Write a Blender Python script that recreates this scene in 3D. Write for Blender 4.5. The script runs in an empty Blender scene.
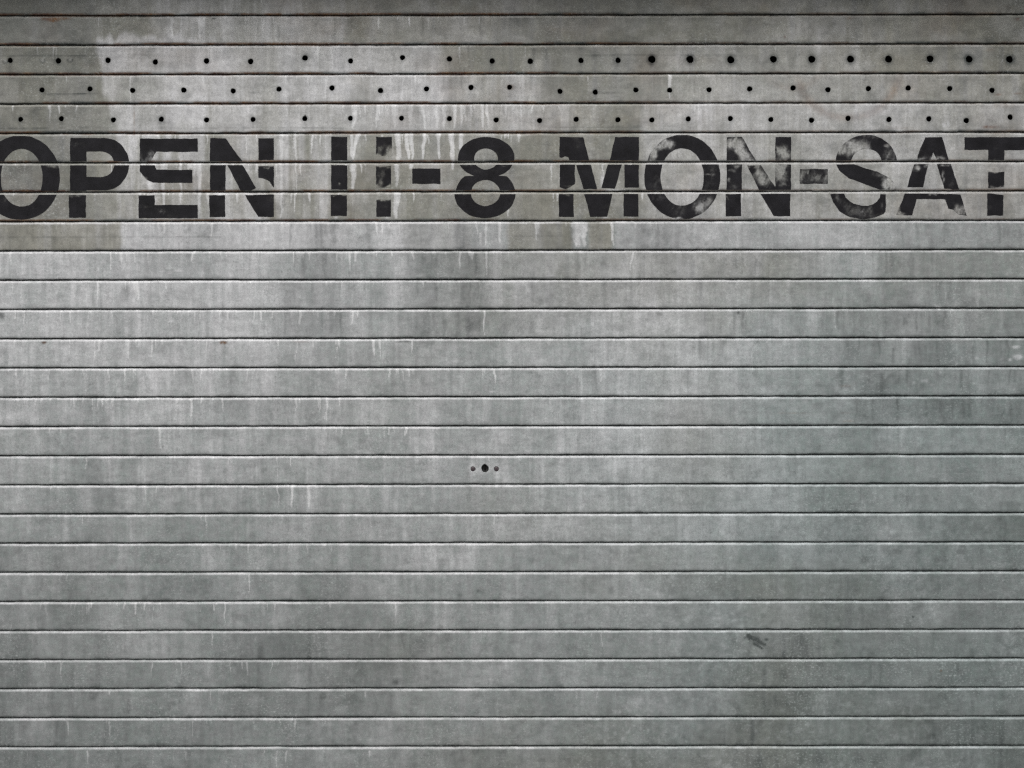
import bpy, bmesh, math
import numpy as np
from mathutils import Vector

S = bpy.context.scene
C = S.collection
R = math.radians

# ------------------------------------------------------------------ camera
D = 2.60                      # metres from lens to shutter
TILT = R(0.65)                 # looking very slightly down
ROLL = R(0.08)
CZ = 1.48
W2 = 1.28                     # half width of the view at the shutter
LENS_F = (D / math.cos(TILT)) / W2 * 512      # focal length in pixels
cam_d = bpy.data.cameras.new('camera')
cam = bpy.data.objects.new('camera', cam_d)
C.objects.link(cam)
cam_d.sensor_fit = 'HORIZONTAL'
cam_d.sensor_width = 36
cam_d.lens = LENS_F / 1024 * 36
cam_d.clip_end = 500
cam.location = (0, -D, CZ)
cam.rotation_euler = (R(90) - TILT, 0, 0)
cam.rotation_mode = 'XYZ'
cam.rotation_euler = (R(90) - TILT, 0, 0)
from mathutils import Matrix, Euler
cam.rotation_euler = (Euler((R(90) - TILT, 0, 0)).to_matrix() @ Matrix.Rotation(-ROLL, 3, 'Z')).to_euler()
S.camera = cam

# ------------------------------------------------------------------ world, sun, exposure
SUN_EL, SUN_AZ = 52, 12        # sun high, behind the viewer and a little to the left
wd = bpy.data.worlds.new('World')
S.world = wd
wd.use_nodes = True
nt = wd.node_tree
sky = nt.nodes.new('ShaderNodeTexSky')
sky.sky_type = 'NISHITA'
sky.sun_disc = False
sky.sun_elevation = R(SUN_EL)
sky.sun_rotation = R(180 + SUN_AZ)
sky.dust_density = 4
hs = nt.nodes.new('ShaderNodeHueSaturation')   # thin cloud: the blue of the sky is washed out
hs.inputs['Saturation'].default_value = 0.25
nt.links.new(sky.outputs[0], hs.inputs['Color'])
bg = nt.nodes['Background']
nt.links.new(hs.outputs[0], bg.inputs[0])
bg.inputs[1].default_value = 0.12
sd = bpy.data.lights.new('sun', 'SUN')
sun = bpy.data.objects.new('sun', sd)
C.objects.link(sun)
sd.energy = 1.6
sd.angle = R(40)
sd.color = (1, 0.965, 0.92)
sun.rotation_euler = (R(90 - SUN_EL), 0, R(-SUN_AZ))
S.view_settings.view_transform = 'Standard'
S.view_settings.look = 'None'
S.view_settings.gamma = 1
S.view_settings.exposure = 0.0
S.cycles.use_denoising = False           # keep the fine dirt; what noise is left reads as film grain
S.cycles.filter_width = 1.35

# ------------------------------------------------------------------ picture <-> shutter plane
ct, st = math.cos(TILT), math.sin(TILT)

def to_world(px, py, y=0.0):
    """pixel of the photograph -> (x, z) on the shutter plane"""
    px = np.asarray(px, float) - 512
    py = 384 - np.asarray(py, float)
    c, s = math.cos(-ROLL), math.sin(-ROLL)
    u = (px * c - py * s) / LENS_F
    v = (px * s + py * c) / LENS_F
    # ray = u*right + v*up + forward ; right=(1,0,0) up=(0,st,ct) fwd=(0,ct,-st)
    dy = v * st + ct
    dz = v * ct - st
    t = (y + D) / dy
    return u * t, CZ + dz * t

def to_px(x, z):
    x = np.asarray(x, float); z = np.asarray(z, float) - CZ
    dep = D * ct - z * st
    u = x / dep
    v = (D * st + z * ct) / dep
    c, s = math.cos(ROLL), math.sin(ROLL)
    px = (u * c - v * s) * LENS_F
    py = (u * s + v * c) * LENS_F
    return 512 + px, 384 - py

Z_SEAM0 = float(to_world(512, 14.2)[1])
PITCH = (Z_SEAM0 - float(to_world(512, 745.7)[1])) / 25
PX = 0.0025                    # one pixel in metres, about

# ------------------------------------------------------------------ noise
def _h(ix, iy, seed):
    n = (ix.astype(np.int64) * 374761393 + iy.astype(np.int64) * 668265263 + seed * 1274126177) & 0xFFFFFFFF
    n = ((n ^ (n >> 13)) * 1103515245) & 0xFFFFFFFF
    n = ((n ^ (n >> 16)) * 2246822519) & 0xFFFFFFFF
    n = n ^ (n >> 15)
    return (n & 0xFFFFFF) / float(0xFFFFFF)

def vn(x, y, seed=0):
    x = np.asarray(x, float); y = np.asarray(y, float)
    x, y = np.broadcast_arrays(x, y)
    ix = np.floor(x); iy = np.floor(y)
    fx = x - ix; fy = y - iy
    fx = fx * fx * (3 - 2 * fx); fy = fy * fy * (3 - 2 * fy)
    a = _h(ix, iy, seed); b = _h(ix + 1, iy, seed)
    c = _h(ix, iy + 1, seed); d = _h(ix + 1, iy + 1, seed)
    return (a * (1 - fx) + b * fx) * (1 - fy) + (c * (1 - fx) + d * fx) * fy

def fbm(x, y, seed=0, o=4):
    s = 0; a = 0.5; t = 0
    for i in range(o):
        s = s + a * vn(x * 2 ** i, y * 2 ** i, seed + i * 17); t += a; a *= 0.5
    return s / t

def ss(a, b, x):
    t = np.clip((x - a) / (b - a), 0, 1)
    return t * t * (3 - 2 * t)

def band(x, a, b, e):
    return ss(a - e, a + e, x) * (1 - ss(b - e, b + e, x))

# ------------------------------------------------------------------ holes of the three vented slats (pixels of the photograph)
HOLES = {
    1: [(10.2, 60.4, 2.8), (58.4, 60.8, 3), (108, 60.3, 3), (155.3, 62, 2.9), (206.5, 61, 3), (250.6, 61.5, 3), (305, 58, 3),
        (350.6, 61, 2.8), (402.5, 57.6, 2.8), (449.4, 59, 2.9), (492.2, 61, 2.9), (530.3, 61.3, 3), (581, 60.5, 2.9), (618.1, 60.3, 2.9),
        (651.9, 59.4, 3.9), (690, 59.4, 3.9), (730.8, 59.8, 3.9), (773.4, 59.3, 3.7), (811.8, 59.3, 3.8), (850.6, 59.2, 3.8),
        (888.6, 59.2, 3.8), (930.2, 58.8, 3.7), (969.3, 59.2, 3.7), (1009.6, 59.4, 3.7), (-36, 60, 3), (1050, 59, 3.7)],
    2: [(42, 90, 2.8), (90, 89, 2.8), (132.6, 90.5, 2.9), (183.8, 90.2, 2.9), (233.2, 91, 2.8), (279, 89.2, 2.8), (332, 88.1, 2.9),
        (380.6, 90.6, 2.9), (426.5, 89, 2.8), (471, 87.5, 2.9), (509.6, 87.3, 2.7), (560, 91.4, 2.8), (595.3, 92.3, 2.8),
        (635.9, 90, 2.8), (669.7, 90.2, 2.8), (709.1, 89.8, 2.8), (749.7, 89, 2.9), (793.1, 88, 2.9), (828, 89.8, 2.9), (868.4, 88.7, 2.9),
        (908.2, 88.1, 2.9), (949.8, 88.6, 2.9), (992.1, 90.4, 2.9), (-8, 90, 2.8), (1034, 89, 2.9)],
    3: [(20.6, 119.4, 2.7), (61.3, 118.8, 2.8), (113.4, 120, 2.8), (161.3, 119.3, 2.8), (206.5, 120, 2.8), (253, 119.5, 2.7),
        (304.8, 118.6, 2.8), (350.4, 118.4, 2.7), (401.5, 118.3, 2.7), (449.4, 118.8, 2.8), (496.2, 120, 2.8), (539.6, 120.6, 2.8),
        (576.2, 119.4, 2.8), (617.9, 119.8, 2.8), (651.9, 120, 2.8), (688.3, 119, 2.8), (730.4, 118.6, 2.8), (770.9, 119.6, 2.8),
        (811.6, 120.3, 2.9), (848.1, 118.4, 2.9), (889, 119.5, 2.9), (928.9, 118.9, 2.9), (966.4, 120.6, 2.9), (1010.2, 117.2, 2.9),
        (-26, 119, 2.8), (1052, 118, 2.9)],
    15: [(485.0, 468.6, 3.75), (473.0, 469.0, 2.5), (496.4, 469.0, 2.5)],
}

# ------------------------------------------------------------------ weathering of the sheet: (beige paint, white residue, grime and painted light fall-off, rust)
rng = np.random.default_rng(7)
# drips seen in the photograph: x, y0, y1, half width, strength, slant
DRIPS = [(163.6, 160, 212, 2.6, .75, 0), (181, 160, 206, 1.8, .7, 0), (198.5, 163, 210, 3.2, .7, 0), (190, 163, 172, 3, .6, 0),
         (151, 180, 192, 4.5, .7, 0), (281.5, 131, 222, 2.6, .6, 0), (295, 131, 200, 2.2, .5, 2), (246, 135, 158, 1.6, .5, 0),
         (352, 146, 162, 2.6, .7, 0), (358, 133, 162, 2.4, .85, -6), (353, 164, 192, 4, .65, 0), (397, 133, 163, 4.5, .75, 2),
         (397, 164, 190, 4, .5, 0), (397, 192, 221, 4, .75, -2), (407.5, 133, 162, 2.6, .8, 1), (412, 133, 162, 2.2, .8, 0),
         (411, 164, 172, 4, .6, 0), (424.5, 133, 162, 2.1, .85, -2), (438.5, 133, 162, 2.2, .9, 1), (451.5, 133, 172, 3, .85, 1),
         (461, 133, 158, 2.6, .8, 0), (413, 192, 205, 1.6, .5, 0), (504.5, 133, 142, 1.8, .6, 0), (508, 133, 142, 1.6, .6, 0),
         (519, 133, 146, 1.8, .5, 0), (508, 205, 221, 2, .5, 0),
         (356, 104, 131, 2.6, .8, -3), (378, 104, 131, 1.8, .7, -2), (394, 104, 131, 2.4, .8, 0), (410, 104, 131, 4, .5, 0),
         (423, 104, 131, 2, .85, 2), (436, 104, 131, 2, .85, 2), (444, 104, 131, 3, .6, 0), (455, 104, 131, 2.8, .7, 0),
         (462, 104, 131, 2, .6, 0), (483, 104, 131, 2, .7, 0), (487, 104, 131, 2, .6, 2), (506, 104, 120, 2, .5, 0), (521, 104, 131, 1.5, .5, 0),
         (172, 18, 42, 3, .5, 0), (200, 18, 42, 3.5, .55, 0), (182, 20, 40, 2, .4, 0), (228, 18, 40, 2, .4, 0), (263, 18, 44, 2.5, .45, 0),
         (212, 48, 72, 2.6, .5, 0), (222, 48, 72, 1.6, .4, 0), (318, 45, 73, 1.8, .5, 0), (332, 50, 73, 1.8, .5, 0),
         (326, 76, 102, 2.4, .5, 0), (669.5, 74, 102, 2.2, .6, 0), (164, 222, 236, 2.2, .7, 0), (225, 76, 102, 3, .45, 0), (130, 76, 131, 1.3, .4, 0),
         (500, 222, 246, 2.2, .6, 0), (577, 222, 249, 6, .85, 0), (584, 222, 249, 4, .7, 0), (613, 222, 249, 2, .6, 0), (486, 222, 249, 2, .6, 0),
         (486, 251, 280, 1.6, .55, 0), (484, 310, 338, 1.4, .6, 0), (633, 252, 276, 1.8, .5, -3), (480, 232, 250, 3, .5, 0),
         (327, 397, 424, 1.4, .6, 0), (320, 397, 416, 2, .5, 0), (290, 455, 470, 1.4, .5, 0), (278, 485, 511, 1.6, .5, 0), (292, 485, 511, 2.2, .6, 0),
         (309, 485, 511, 2.4, .6, 0), (191, 398, 421, 2, .6, 0), (95, 340, 364, 1.4, .6, 0), (99, 340, 356, 1.3, .5, 0), (160, 427, 452, 2, .5, 0)]
for k in range(-2, 27):        # small chalky runs below the lips of the slats
    y0 = 14.2 + 29.3 * k + 3
    for _ in range(58):
        x = rng.uniform(-120, 1144)
        dens = 0.9 if x < 380 else (0.6 if x < 640 else 0.35)
        if rng.random() > dens: continue
        if k < 3: dens *= .6
        DRIPS.append((x, y0, y0 + rng.uniform(4, 24), rng.uniform(.7, 2.0), rng.uniform(.15, .78) * (0.4 + .6 * dens) * (1 if k < 13 else .7), rng.uniform(-.6, .6)))
for (xa, xb, k, n) in [(60, 340, 13, 40), (215, 330, 18, 14), (60, 220, 20, 18), (300, 420, 12, 16), (120, 330, 4, 20), (130, 300, 5, 22), (130, 300, 6, 18), (330, 560, 3, 22), (340, 530, 4, 10), (200, 420, 2, 16), (135, 210, 5, 14), (135, 210, 6, 12), (270, 300, 4, 6), (345, 365, 5, 5), (395, 470, 4, 10), (340, 520, 3, 18), (125, 480, 8, 30), (0, 330, 10, 30), (0, 300, 12, 24), (200, 480, 0, 16), (120, 400, 7, 26), (480, 660, 7, 14), (300, 520, 8, 14), (0, 260, 9, 14), (110, 300, 11, 20), (330, 420, 14, 16), (20, 110, 13, 16)]:
    y0 = 14.2 + 29.26 * k + 3
    for _ in range(n):
        DRIPS.append((rng.uniform(xa, xb), y0, y0 + rng.uniform(4, 17), rng.uniform(.8, 1.8), rng.uniform(.3, .6), 0))
# dark runs
DARK = []
for (xa, xb, ya, yb, n, amp) in [(285, 345, 222, 340, 22, .45), (400, 480, 250, 340, 24, .4), (835, 1024, 310, 430, 46, .5), (690, 760, 262, 372, 18, .4),
                                 (880, 1024, 225, 290, 18, .36), (560, 720, 280, 400, 22, .3), (340, 420, 620, 700, 12, .32), (850, 1030, 430, 768, 50, .3),
                                 (100, 400, 250, 500, 26, .25), (500, 1024, 480, 768, 40, .22), (440, 560, 20, 110, 22, .3), (250, 480, 15, 45, 12, .3)]:
    for _ in range(n):
        y = 14.2 + 29.26 * math.floor((rng.uniform(ya, yb) - 14.2) / 29.26)
        DARK.append((rng.uniform(xa, xb), y + rng.choice([0, 2, rng.uniform(3, 14)]), y + rng.uniform(20, 31), rng.uniform(.8, 2.6), amp * rng.uniform(.4, 1), rng.uniform(-1, 1)))
# smudges: x, y, rx, ry, strength   (grime)
SMUDGE = [*[(748 + 16.5 * i / 11, 635 + 10 * i / 11, 1.7, 1.3, .95) for i in range(12)], *[(754 + 8 * i / 5, 643.5 + 5 * i / 5, 1.4, 1.1, .75) for i in range(6)], (751, 638, 3, 2, .55), (746, 637.5, 2.4, 2, .5), (766.5, 639.5, 2, 1.4, .5), (757, 641, 5, 4, .3),
          (44, 342, 2.2, 1, .95), (223.5, 342, 3.4, 1.2, .95), (404, 341.5, 7, 1, .7), (738, 312, 1.6, 2.4, .7), (758, 341.5, .9, .9, .9),
          (478, 591, 1, 1, .8), (214, 18.5, 2, .9, .8), (460, 595, 3, 2.5, .4), (660, 314, 3, 2, .5), (2, 315, 2.5, 5, .7), (913, 617, 1, 1.2, .7),
          (395, 683, 4, 3, .3), (755, 640, 10, 6, .22), (540, 301, 9, 4, .25), (855, 152, 7, 4, .0), (810, 150, 6, 4, .22), (708, 173, 6, 3, .2), (690, 172, 5, 3, .22),
          (668, 181, 3, 3, .25), (680, 172, 3, 2, .2), (833, 147, 6, 5, .3), (905, 178, 2, 4, .3)]
# thin horizontal scratches: x0, x1, y, strength
SCR = [(45, 97, 94, .55), (0, 48, 128.3, .5), (80, 110, 127.8, .4), (0, 105, 55.8, .3), (580, 760, 55.3, .28), (590, 625, 92.8, .3), (0, 222, 237.3, .28),
       (512, 562, 236, .32), (540, 640, 127, .3), (300, 345, 128, .35), (310, 345, 63, .0), (250, 268, 92.6, .5), (128, 160, 55, .3), (838, 880, 437, .0),
       (150, 300, 128, .2), (22, 60, 275, .22)]
# rust: x, y, rx, ry, strength
RUST = [(223.5, 342.6, 3.6, 1.6, 1.3), (44, 342.6, 2.4, 1.2, 1.0), (300, 341.5, 8, .8, .4), (53, 19.8, 6, 2, 1.3), (62, 18.6, 8, 1.4, .9), (45, 19, 5, 1.2, .8), (134, 118, .7, 17, .35), (134, 133, 1.2, 3, .6), (225.5, 133, 3, 1.5, .6), (1017, 19, 3, 1.2, .7),
        (998, 94.5, 4, 1, .6), (1018, 93.5, 4, 1, .6), (510, 87, 4, 2.5, .45), (785, 37, 1.5, 1, .6), (850, 18, 4, 1.5, .35), (941, 671, 1.2, 1.2, .9), (990, 127, 8, 1.4, .7),
        (848, 421, 7, .9, .35), (846, 386, 6, 1, .28), (845, 413, 5, 1, .3), (794, 413, 16, .8, .22), (900, 128, 14, 1, .2), (880, 145, 14, 1, .2), (990, 50, 4, 2, .25), (1005, 105, 12, 3, .22)]
# pale chips and dabs: x, y, rx, ry, strength
CHIP = [(939, 308, 2.4, 1.6, 1), (936.5, 306.8, 1.6, 1, 1), (1016, 347, 4, 1.5, 1.2), (1018, 357, 5, 2.6, 1.3), (1010, 360, 1.8, 1.4, 1.2), (1002, 359, 2, 1, .5), (168, 273, 4, .9, .8),
        (178, 270.6, 5, .8, .7), (163, 271.5, 2, .7, .7), (98, 269.5, 2, .8, .5), (924, 381, 3, 1.4, .55), (932, 385, 3, 1.2, .5), (914, 383, 1.6, 1.2, .5), (976, 358, 2, 1.6, .5),
        (678.5, 218.3, 5, .9, 1), (675, 217.7, 2, .8, 1), (944, 125, 1.6, 2.4, .7), (948, 124, 1, 3.4, .7), (336, 217.6, 2, 1.2, .9), (387, 217.8, 3, .9, .8), (550, 275.5, 4, 1, .7),
        (493, 391.5, 4, .7, .6), (20, 217, 2, 1, .3), (605, 217.4, 4, .8, .8), (631, 217.4, 3, .7, .7), (140, 217.5, 3, .6, .5), (225, 219, 7, 1.2, .7), (255, 218.6, 6, .8, .6),
        (602, 181, 1.6, 6, .7), (612, 190, 12, .9, .6), (150, 183, 5, 5, .5), (151, 186, 3, 4, .5), (869, 142, 1.2, .8, .3), (90, 654, 1.5, 1, .4), (400, 246, 5, 1, .5)]

def weather_light(px, py):
    px = np.asarray(px, float); py = np.asarray(py, float)
    ks = (Z_SEAM0 - to_world(px, py)[1]) / PITCH
    k = np.floor(ks)
    sfr = ks - k
    wx = px + 7 * (fbm(px / 22, py / 22, 5, 3) - .5)
    n_low = fbm(px / 170, py / 130, 11, 4)
    n_mid = fbm(px / 36, py / 28, 21, 4)
    streak = fbm(px / 7, py / 90 + k * .37, 31, 3)
    streak2 = fbm(px / 26, py / 160 + k * .21, 41, 3)
    kst = fbm(px / 11, k * 3.1, 51, 3)                       # changes from slat to slat
    # beige paint: the upper slats, ending at the seam below the lettering
    up = (k < 7) * 1.0
    olive = up * (.72 + .35 * (n_mid - .5) + .3 * (n_low - .5))
    k7 = (k == 7) * 1.0
    ol7 = np.maximum.reduce([1 - ss(119, 126, wx), band(wx, 402, 470, 4) * .35, band(wx, 508, 572, 3) * .9, band(wx, 588, 612, 3) * .95])
    olive = np.maximum(olive, k7 * ol7 * .85)
    low = (k > 7) * 1.0
    olive = np.maximum(olive, low * np.clip((n_low - .42) * 1.6 * ss(250, 620, px) * (1 - .6 * ss(760, 1000, px)), 0, .45))
    # white residue
    ex = 94 + np.maximum(py - 38, 0) * .24
    wash_gleam = 0
    wx2 = px + 16 * (fbm(px / 14 + k * 3.3, py / 26, 6, 3) - .5)
    ey = 34 + 16 * (fbm(px / 5, 0 * py, 7, 3) - .3)
    wash_gleam = wash_gleam + 1.2 * ss(ex - 3, ex + 4, wx2) * (1 - ss(196, 226, wx2)) * ss(ey - 3, ey + 5, py) * (k < 4) * np.clip(.15 + .7 * n_mid + .75 * (streak2 - .35) + .5 * (n_low - .5), .1, 1.1)
    wash_gleam = wash_gleam + .36 * band(wx, 150, 345, 3) * (1 - ss(40, 44, py)) * (.2 + 1.3 * streak)
    wash_gleam = wash_gleam + .62 * band(px, 214, 440, 10) * band(py, 43, 133, 2) * (-.1 + 1.7 * streak2)
    wash_gleam = wash_gleam + .42 * band(px, 440, 560, 20) * band(py, 73, 133, 2) * (.1 + 1.6 * streak2)
    wash_gleam = wash_gleam + .14 * band(px, 668, 960, 14) * band(py, 73, 133, 1.5) * (.5 + n_mid)
    wash_gleam = wash_gleam + .30 * ss(638, 646, wx) * ((k > 2) & (k < 7))  * (.6 + .8 * n_mid)
    wash_gleam = wash_gleam + .40 * band(wx, 118, 330, 4) * band(py, 133, 221, 2) * np.clip(-.5 + 2.6 * streak, 0, 1.2)
    wash_gleam = wash_gleam + .30 * band(wx, 128, 134, 2.5) * band(py, 103, 250, 2)
    wash_gleam = wash_gleam + k7 * (.85 * band(wx, 122, 402, 3) * (.45 + .8 * streak2) + .55 * band(wx, 402, 508, 4) * (.1 + 1.5 * kst) + .38 * ss(612, 618, wx) * (.5 + kst) * (1 - .45 * ss(820, 900, px)))
    wash_gleam = wash_gleam + .48 * low * (1 - ss(300, 560, py)) * (1 - ss(240, 420, px)) * (.35 + 1.1 * streak2)
    wash_gleam = wash_gleam + .20 * low * (1 - ss(420, 640, py)) * ss(300, 420, px) * (1 - ss(720, 860, px)) * (.3 + 1.2 * streak2)
    wash_gleam = wash_gleam + .34 * low * np.clip((kst - .52) * 3.2, 0, 1) * (1 - .55 * ss(450, 750, px)) * (1 - .4 * ss(450, 700, py))
    wash_gleam = wash_gleam + .16 * low * (1 - ss(500, 768, py)) * band(px, 560, 720, 50)
    wash_gleam = wash_gleam + .14 * np.clip((fbm(px / 3.6, py / 3, 61, 2) - .60) * 6, 0, 1) * ss(470, 600, py) * ss(520, 640, px) * 2 * ss(.40, .6, fbm(px / 60, py / 40, 63, 2))
    wash_gleam = wash_gleam + .16 * np.clip((streak - .5) * 3, 0, 1)
    # patches with one hard upright edge, different on every slat
    pat = ss(.52, .545, fbm(px / 75, k * 1.71, 55, 3)); pat2 = ss(.55, .57, fbm(px / 48, k * 2.33, 56, 3))
    wash_gleam = wash_gleam + pat * .13 * (.4 + 1.2 * n_mid) * (1 - .5 * ss(500, 700, py)) + pat2 * .10 * streak * 1.6
    wash_gleam = wash_gleam + .20 * np.clip((n_mid - .52) * 4, 0, 1) * (.4 + .6 * low)
    g = np.zeros_like(wash_gleam)
    # grime: bottom edges, broad dirty areas, dark runs; plus painted light fall-off
    g = g + .55 * ss(.90, .985, sfr) * ss(.40, .68, fbm(px / 40, k * 5.3, 71, 3)) * (.55 + .45 * up)
    g = g + .17 * ss(.84, .99, sfr) * fbm(px / 14, k * 4.1, 72, 3)
    g = g + .24 * np.clip((n_low - .5) * 2.6, 0, 1)
    g = g + .22 * np.clip((streak - .55) * 4, 0, 1) * (.3 + .7 * ss(.4, .6, n_low))
    g = g + .17 * np.clip((fbm(px / 9, py / 8, 81, 3) - .57) * 5, 0, 1) * ss(.35, .55, fbm(px / 70, py / 50, 83, 2))
    g = g + .24 * ss(520, 1000, px) * ss(300, 520, py) + .23 * ss(360, 720, py)  # painted fall-off of light: darker downward and to the lower right
    g = g + .12 * ss(.545, .57, fbm(px / 60, k * 2.9, 57, 3)) * (.3 + 1.2 * n_mid) * (.5 + .5 * ss(.45, .6, n_low))
    g = g + .25 * (1 - ss(80, 110, px)) * (1 - ss(215, 221, py)) + .12 * (1 - ss(45, 75, py)) + .14 * band(px, 540, 660, 15) * (1 - ss(100, 105, py))  # dirt at upper left and mid; also darker along the top
    g = g + .30 * band(px, 278, 350, 12) * band(py, 220, 338, 6) * np.clip(-.3 + 2.2 * kst, 0, 1.2) + .28 * band(px, 410, 485, 16) * band(py, 222, 345, 6) * np.clip(-.3 + 2.2 * kst, 0, 1.2)
    g = g + .30 * band(px, 835, 1040, 25) * band(py, 300, 425, 12) * np.clip(-.4 + 2.4 * kst, 0, 1.2)
    g = g + k7 * .16 * np.clip((kst - .5) * 4, 0, 1)
    g = g + up * .17 * np.clip((fbm(px / 26 + k * 1.7, py / 16, 85, 4) - .5) * 4, 0, 1)
    wash_gleam = wash_gleam + up * .16 * np.clip((fbm(px / 20 + k * 2.7, py / 22, 86, 4) - .5) * 5, 0, 1) * ss(90, 120, px)
    r = np.zeros_like(wash_gleam)
    r = r + up * .95 * ss(.925, .985, sfr) * ss(.36, .58, fbm(px / 26, k * 2.3, 91, 3)) * (1 - ss(460, 700, px) * .55)
    r = r + up * .6 * (1 - ss(.05, .10, sfr)) * ss(.42, .62, fbm(px / 22, k * 3.3, 92, 3)) * (1 - ss(460, 700, px) * .6) * (k < 5)
    r = r + .16 * up * np.clip((fbm(px / 50, py / 30, 95, 4) - .55) * 4, 0, 1)
    # ring stains under the holes on the right
    for (cx, cy, rr, w, a) in [(848, 66, 52, 4.2, .36), (792, 54, 34, 3.5, .18)]:
        d = np.hypot(px - cx, py - cy)
        r = r + a * np.exp(-((d - rr) / w) ** 2) * ss(cy + 2, cy + 24, py) * (.5 + n_mid)
    flat = lambda: None
    P = px.ravel(); Q = py.ravel()
    order = np.argsort(P, kind='stable'); Ps = P[order]
    def near(x0, x1):
        a = np.searchsorted(Ps, x0); b = np.searchsorted(Ps, x1)
        return order[a:b]
    wf = wash_gleam.ravel().copy(); gf = g.ravel().copy(); rf = r.ravel().copy()
    jit = 2.4 * (vn(P / 9, Q / 7, 101) - .5)
    def runs(lst, arr, soft):
        for (x, y0, y1, w, a, sl) in lst:
            i = near(x - 4 * w - 9, x + 4 * w + 9)
            if not len(i): continue
            q = Q[i]; t = np.clip((q - y0) / (y1 - y0), 0, 1)
            dx = (P[i] + jit[i] - x - sl * t) / (w * (1 - .45 * t))
            v = a * np.exp(-dx ** 2) * ss(y0 - 1, y0 + 1, q) * (1 - ss(y1 - 5, y1 + 1, q)) * (1 - .3 * t)
            arr[i] = arr[i] + v * (1 - arr[i]) if soft else np.maximum(arr[i], v)
    rn = np.zeros_like(wf)
    runs(DRIPS, rn, False); runs(DARK, gf, True)
    def blobs(lst, arr, nz=.6):
        for (x, y, rx, ry, a) in lst:
            i = near(x - 3 * rx - 3, x + 3 * rx + 3)
            if not len(i): continue
            d = ((P[i] - x) / rx) ** 2 + ((Q[i] - y) / ry) ** 2
            arr[i] += a * np.exp(-d ** 1.5) * (1 - nz + 2 * nz * vn(P[i] / 2.4, Q[i] / 2.4, 111))
    blobs(SMUDGE, gf); blobs(RUST, rf); blobs(CHIP, wf, .3)
    for (x0, x1, y, a) in SCR:
        i = near(x0 - 4, x1 + 4)
        if len(i):
            gf[i] += a * band(P[i], x0, x1, 4) * np.exp(-((Q[i] - y + .8 * (vn(P[i] / 30, 0 * P[i] + y, 3) - .5)) / .8) ** 2) * (.3 + vn(P[i] / 6, Q[i] * 0, 121))
    for kk, hl in HOLES.items():
        for (x, y, rr) in hl:
            i = near(x - 16, x + 16)
            if not len(i): continue
            d = np.hypot(P[i] - x, Q[i] - y)
            if kk == 15:
                gf[i] = gf[i] * (1 - .8 * np.exp(-(d / 8) ** 2)); wf[i] += .25 * np.exp(-((d - rr - 1.6) / 1.3) ** 2)
            else:
                big = rr > 3.5
                gf[i] += (.5 if big else .22) * np.exp(-((d - rr) / (2.2 if big else 1.3)) ** 2) * (d > rr * .5)
                tail = np.exp(-((P[i] - x) / 2.0) ** 2) * ss(y, y + 3, Q[i]) * (1 - ss(y + 4, y + 13, Q[i]))
                gf[i] += .16 * tail
    for (x, y) in [(5.5, 61), (42.5, 60.2), (70, 59.6)]:      # three filled-in holes
        i = near(x - 8, x + 8)
        if len(i):
            d = np.hypot(P[i] - x, Q[i] - y)
            gf[i] += .5 * np.exp(-((d - 2.4) / .8) ** 2) * (Q[i] > y - 1); wf[i] += .3 * np.exp(-(d / 1.8) ** 2)
    out = np.stack([np.clip(olive.ravel(), 0, 1), np.clip(wf, 0, 1), np.clip(gf, 0, 1), np.clip(rf, 0, 1)], 1)
    return out, np.clip(rn, 0, 1)

# ------------------------------------------------------------------ materials
def mat(name):
    m = bpy.data.materials.new(name); m.use_nodes = True
    return m, m.node_tree, m.node_tree.nodes['Principled BSDF']

class NB:
    def __init__(s, t): s.t = t
    def n(s, ty, **k):
        o = s.t.nodes.new(ty)
        for a, b in k.items(): setattr(o, a, b)
        return o
    def l(s, a, b): s.t.links.new(a, b)
    def val(s, sock, v):
        if hasattr(v, 'default_value') or isinstance(v, bpy.types.NodeSocket): s.l(v, sock)
        else: sock.default_value = v
    def math(s, op, a, b=0.0, clamp=False):
        o = s.n('ShaderNodeMath', operation=op, use_clamp=clamp)
        s.val(o.inputs[0], a); s.val(o.inputs[1], b)
        return o.outputs[0]
    def mix(s, f, a, b, blend='MIX'):
        o = s.n('ShaderNodeMix', data_type='RGBA', blend_type=blend)
        s.val(o.inputs[0], f); s.val(o.inputs[6], a); s.val(o.inputs[7], b)
        return o.outputs[2]
    def noise(s, vec, scale, det=4, rough=.5):
        o = s.n('ShaderNodeTexNoise'); s.l(vec, o.inputs['Vector'])
        o.inputs['Scale'].default_value = scale; o.inputs['Detail'].default_value = det; o.inputs['Roughness'].default_value = rough
        return o.outputs['Fac']
    def map(s, vec, sc, loc=(0, 0, 0)):
        o = s.n('ShaderNodeMapping'); s.l(vec, o.inputs[0]); o.inputs['Scale'].default_value = sc; o.inputs['Location'].default_value = loc
        return o.outputs[0]
    def rng(s, v, a, b, c, d):
        o = s.n('ShaderNodeMapRange'); s.l(v, o.inputs[0])
        for i, q in enumerate((a, b, c, d)): o.inputs[i + 1].default_value = q
        return o.outputs[0]

def rgb(r, g, b): return (r, g, b, 1)

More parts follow.
